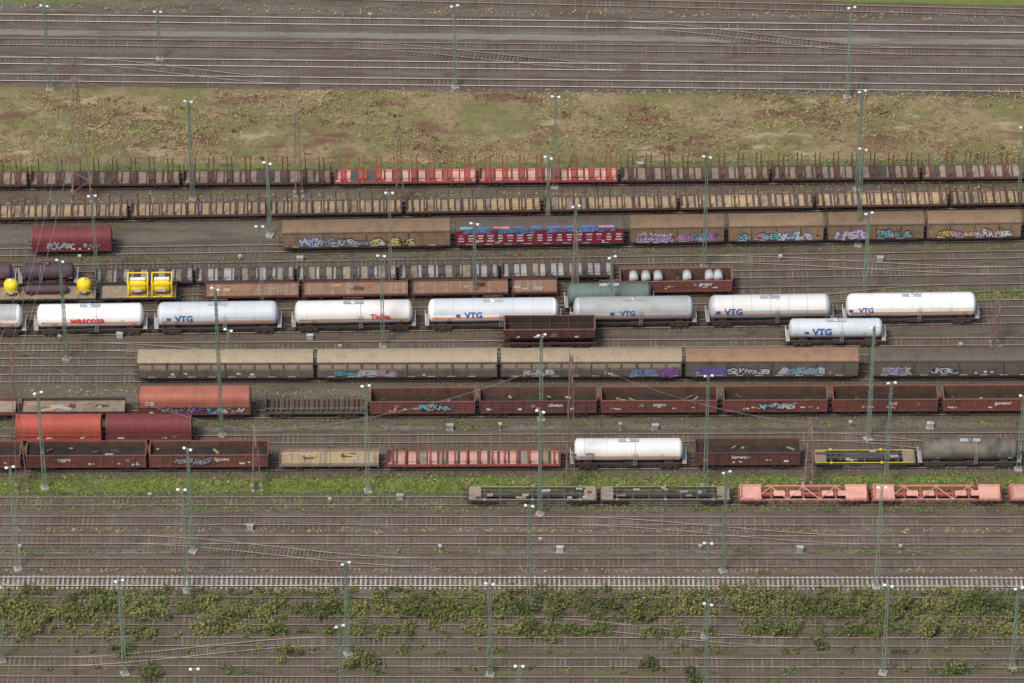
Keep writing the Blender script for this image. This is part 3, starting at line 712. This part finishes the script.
# ---------------------------------------------------------------- ground
def ln(yl,yr):
    a=P(0,yl);b=P(1024,yr); k=(b.y-a.y)/(b.x-a.x); return a.y-k*a.x,k
def axis(lo,hi,step): 
    far=[150,250,400,700,1200,2500,6000]
    return np.array([lo-f for f in far[::-1]]+list(np.arange(lo,hi+.1,step))+[hi+f for f in far])
xs=axis(-90,90,1.5); ys=axis(-90,115,0.75)
X,Y=np.meshgrid(xs,ys)
def band(l1,l2,soft=0.8):
    (a,k),(c,m)=ln(*l1),ln(*l2)
    up=(a+k*X)-Y; dn=Y-(c+m*X)
    return np.clip(0.5+np.minimum(up,dn)/(2*soft),0,1)
dry=band((87,98),(166,160))
green=band((473,471),(513,511))
green=np.maximum(green, band((-300,-300),(2,10),1.5)*0.95)
green=np.maximum(green,band((588,588),(596,596),2)*0.7); green=np.maximum(green,band((600,600),(644,644),3)*0.68)
green=np.maximum(green,0.6*band((158,154),(178,170),2))
green=np.maximum(green,0.9*band((293,291),(303,299),.8)*np.clip((X-48)/6,0,1))
green=np.maximum(green,0.45*band((644,644),(720,720),3))
green=np.where(Y>100,0.8,green)
grav=np.maximum(band((30,38),(37,45)),band((545,545),(556,556))*.65)
grav=np.maximum(grav,0.55*band((338,330),(356,350),2)); grav=np.maximum(grav,0.5*band((510,510),(585,585),2)); grav=np.maximum(grav,.5*band((422,420),(434,430),1))
mm=dry*np.clip((np.sin(X*.13+2)*np.sin(Y*.3+X*.05)+1)/2,0,1)*0.6
me=bpy.data.meshes.new("ground"); ny,nx=X.shape
idx=np.arange(nx*ny).reshape(ny,nx)
fa=np.stack([idx[:-1,:-1],idx[:-1,1:],idx[1:,1:],idx[1:,:-1]],-1).reshape(-1,4)
me.from_pydata(np.stack([X,Y,mm],-1).reshape(-1,3).tolist(),[],fa.tolist())
at=me.color_attributes.new("zones",'FLOAT_COLOR','POINT')
at.data.foreach_set("color",np.stack([dry,green,grav,np.ones_like(X)],-1).reshape(-1).astype(np.float32))
me.polygons.foreach_set("use_smooth",[True]*len(fa))
go=bpy.data.objects.new("ground",me); scene.collection.objects.link(go)
m,n,l,b=newmat("yard_ground"); me.materials.append(m)
g=n.new("ShaderNodeNewGeometry"); pos=g.outputs["Position"]; at=n.new("ShaderNodeAttribute"); at.attribute_name="zones"
se=n.new("ShaderNodeSeparateColor"); l.new(at.outputs["Color"],se.inputs[0])
f1=noise(n,l,pos,5.5,4,0.8); f2=noise(n,l,mapping(n,l,pos,(.08,.35,1)),1,5,.65); f3=noise(n,l,pos,1.3,5,.7); f4=noise(n,l,pos,0.14,5,.65)
yard=mix(n,l,rng(n,l,f1,.35,.65),(0.1,0.088,0.073),(0.2,0.178,0.15))
yard=mix(n,l,rng(n,l,f2,.42,.62),yard,(0.1,0.083,0.065))
yard=mix(n,l,rng(n,l,f3,.52,.72,0,.6),yard,(0.1,0.108,0.05))
yard=mix(n,l,rng(n,l,f4,.5,.66,0,.6),yard,(0.14,0.13,0.075))
gr=mix(n,l,rng(n,l,f1,.35,.65),(0.095,0.135,0.025),(0.18,0.23,0.055))
gr=mix(n,l,rng(n,l,f3,.5,.72),gr,(0.19,0.18,0.075)); gr=mix(n,l,rng(n,l,f4,.48,.66,0,.7),gr,(0.13,0.11,0.07))
dr=mix(n,l,rng(n,l,f1,.35,.65),(0.18,0.14,0.075),(0.34,0.27,0.15))
dr=mix(n,l,rng(n,l,f4,.42,.56,0,.85),dr,(0.16,0.165,0.06))
dr=mix(n,l,rng(n,l,f3,.5,.68),dr,(0.16,0.105,0.06))
f5=noise(n,l,mapping(n,l,pos,(.22,.5,1)),.6,6,.7); dr=mix(n,l,rng(n,l,f5,.5,.64,0,.85),dr,(0.15,0.075,0.05))
f6=noise(n,l,mapping(n,l,pos,(.15,.4,1)),.9,6,.7); dr=mix(n,l,rng(n,l,f6,.56,.66,0,.8),dr,(0.38,0.31,0.19))
lg=mix(n,l,rng(n,l,f1,.35,.65),(0.16,0.145,0.128),(0.27,0.25,0.22)); lg=mix(n,l,rng(n,l,f2,.45,.65,0,.8),lg,(0.13,0.11,0.09))
def mask(ch,amp=1.0):
    s=math_(n,l,'ADD',ch,math_(n,l,'MULTIPLY',math_(n,l,'SUBTRACT',f3,0.5),amp)); return rng(n,l,s,.4,.62)
c=mix(n,l,mask(se.outputs[2]),yard,lg); c=mix(n,l,mask(se.outputs[1],1.4),c,gr); c=mix(n,l,mask(se.outputs[0]),c,dr)
l.new(c,b.inputs["Base Color"]); b.inputs["Roughness"].default_value=.95
bu=n.new("ShaderNodeBump"); bu.inputs["Strength"].default_value=.8; bu.inputs["Distance"].default_value=.15
l.new(math_(n,l,'ADD',f1,math_(n,l,'MULTIPLY',f3,2.0)),bu.inputs["Height"]); l.new(bu.outputs[0],b.inputs["Normal"])
# ---------------------------------------------------------------- vegetation
def leaves(name,C,S,mat,flat=0.0):
    N=len(C); a=RNG.normal(size=(N,3)); a[:,2]*=(1-flat*.6); a/=np.linalg.norm(a,axis=1)[:,None]
    r=RNG.normal(size=(N,3)); u=np.cross(a,r); u/=np.linalg.norm(u,axis=1)[:,None]
    S=S[:,None]; v=a*S; u=u*S*.55
    V=np.stack([C-v,C-u*1.0,C+v,C+u],1).reshape(-1,3)
    me=bpy.data.meshes.new(name); me.from_pydata(V.tolist(),[],np.arange(4*N).reshape(N,4).tolist()); me.materials.append(mat)
    o=bpy.data.objects.new(name,me); scene.collection.objects.link(o); return o
leafG=islandmat("shrub_leaves",[(0.05,0.07,0.025),(0.11,0.135,0.04),(0.17,0.185,0.06),(0.28,0.26,0.1)],.7,.12,.45)
leafB=islandmat("bramble_leaves",[(0.11,0.055,0.04),(0.18,0.11,0.065),(0.24,0.19,0.09),(0.17,0.19,0.06)],.8,.1,.35)
grassG=islandmat("grass_blades",[(0.085,0.13,0.025),(0.15,0.215,0.045),(0.24,0.27,0.08)],.8,.2)
grassD=islandmat("dry_grass_blades",[(0.17,0.12,0.07),(0.3,0.23,0.12),(0.4,0.33,0.18),(0.2,0.21,0.08)],.8,.1)
def shrub_pts(px,py,r,h,n):
    base=P(px,py,0); k=RNG.integers(4,8)
    cc=np.stack([RNG.normal(0,r*.5,k),RNG.normal(0,r*.4,k),RNG.uniform(.3,.75,k)*h],1); rr=RNG.uniform(.3,.6,k)*min(r,h)
    i=RNG.integers(0,k,n); d=RNG.normal(size=(n,3)); d/=np.linalg.norm(d,axis=1)[:,None]
    p=cc[i]+d*(rr[i]*RNG.uniform(.5,1.15,n))[:,None]; p[:,2]=np.abs(p[:,2]); return p+np.array([base.x,base.y,0])
stemM=paint("bark",(0.1,0.08,0.06))
def bush(px,py,r,h,n=380):
    pts=shrub_pts(px,py,r,h,n); base=P(px,py,0)
    o=leaves("bush",pts-np.array([base.x,base.y,0]),RNG.uniform(.1,.24,n),leafG); o.location=base
    mb=MB()
    for k in range(5): mb.bar((random.uniform(-.1,.1),random.uniform(-.1,.1),0),(random.uniform(-.5,.5)*r,random.uniform(-.5,.5)*r,h*.8),0.04,stemM)
    s=mb.obj("branches"); s.parent=o
for q in ((68,622,2.0,2.6),(35,628,1.5,2.),(150,618,1.6,2.),(215,628,2.3,2.6),(232,622,1.7,2.4),(275,634,1.5,2),(330,612,1.8,2.2),(420,618,2.,2.4),(450,612,1.8,2),(520,612,2.2,2.6),(530,634,1.6,2.2),(560,610,1.9,2.4),
 (618,612,2.4,2.8),(640,622,1.8,2.4),(690,606,1.8,2.2),(735,612,2.,2.5),(760,602,2.,2.4),(775,632,1.6,2.2),(800,608,2.1,2.6),(850,606,2.,2.4),(905,612,1.8,2.4),(935,634,2.,2.8),(955,612,2.2,2.6),(925,636,1.5,2.2),(988,608,2,2.4),(1012,618,1.8,2.4),
 (290,658,1.6,1.8),(355,668,1.3,1.7),(372,664,1.2,1.6),(648,668,1.4,2),(690,679,1.3,1.8),(822,650,1.1,1.9),(952,672,1.4,2.2),(120,655,1.3,1.7),(150,676,1.4,1.8),(405,612,1.8,2.2),(5,612,2,2.4),(100,608,1.7,2)):
    bush(*q)
def scatter(n,x0,x1,f,r0,r1,hf,nl):
    out=[]
    for _ in range(n):
        px=random.uniform(x0,x1); py=f(px); r=random.uniform(r0,r1); out.append(shrub_pts(px,py,r,r*hf,nl))
    return np.concatenate(out)
def noisey(px): return math.sin(px*.031)+math.sin(px*.083+1)+math.sin(px*.19+3)
A=scatter(430,-60,1080,lambda x:random.gauss(611+2*noisey(x),6),.5,1.5,1.1,100)
B=scatter(230,-60,1080,lambda x:random.gauss(632,4),.4,1.2,1.1,80)
Cc=scatter(200,-60,1080,lambda x:random.gauss(594,2.0),.3,.9,1.,60)
D2=scatter(170,-60,1080,lambda x:random.choice((652,671,692))+random.gauss(0,2),.3,.8,1,50)
AA=np.concatenate([A,B,Cc,D2]); leaves("shrub_undergrowth",AA,RNG.uniform(.09,.22,len(AA)),leafG)
Br=scatter(260,-60,1080,lambda x:random.uniform(96,158),.3,1.5,.4,45); Br[:,2]+=0.2
leaves("bramble_patches",Br,RNG.uniform(.08,.2,len(Br)),leafB)
def tufts(name,N,y0,z0,mat,h,edge=None,xr=(-60,1084)):
    C=[]
    for _ in range(N):
        px=random.uniform(*xr); p=P(px,random.uniform(*y0) if edge is None else random.gauss(edge[0]+(edge[1]-edge[0])*px/1024,edge[2]),0)
        for k in range(5): C.append((p.x+random.gauss(0,.15),p.y+random.gauss(0,.15),random.uniform(.05,h)))
    C=np.array(C); C[:,2]+= z0
    leaves(name,C,RNG.uniform(.08,.2,len(C)),mat)
tufts("grass_verge",5500,(474,512),0,grassG,.25)
tufts("dry_grass",6000,(92,164),.2,grassD,.3)
tufts("grass_verge",700,(290,300),0,grassG,.25,xr=(880,1084))
for k,e in enumerate(((427,424,3),(454,450,3),(394,392,3),(170,164,3),(203,191,3),(353,349,2),(484,482,2),(308,295,1.5),(586,587,1.5),(571,571,1),(531,531,1),(8,18,2),(262,246,2),(551,551,2))):
    tufts("weeds",420,None,0.02,random.choice([grassG,grassD]),.22,edge=e)
cab=paint("cabinet_grey",(0.4,0.41,0.4))
for px,py in ((120,338),(310,340),(655,430),(930,428),(400,500),(250,530),(560,552),(800,552),(640,168),(300,262),(880,262),(450,430)):
    p=P(px,py,0); b=MB(); b.box((0,0,.45),(.8,.45,.8),cab); b.box((0,0,.88),(.9,.55,.06),cab); b.box((0,0,.03),(1,.6,.1),conc); b.box((0,-.235,.5),(.02,.02,.6),darkst)
    b.obj("relay_cabinet",p,random.uniform(-.1,.1))
for px,py in ((60,342),(340,352),(500,430),(620,430),(850,428),(960,350),(150,500),(330,505),(440,552),(900,552),(20,552),(700,552),(240,262),(780,262),(80,262),(370,20),(540,545)):
    p=P(px,py,0); b=MB(); b.bar((0,0,0),(0,0,1.1),.05,conc,8); b.box((0,-.05,1.15),(.45,.06,.35),whiteL); b.box((0,0,.04),(.3,.3,.1),conc)
    b.obj("trackside_sign",p,0)
print("objs",len(bpy.data.objects))
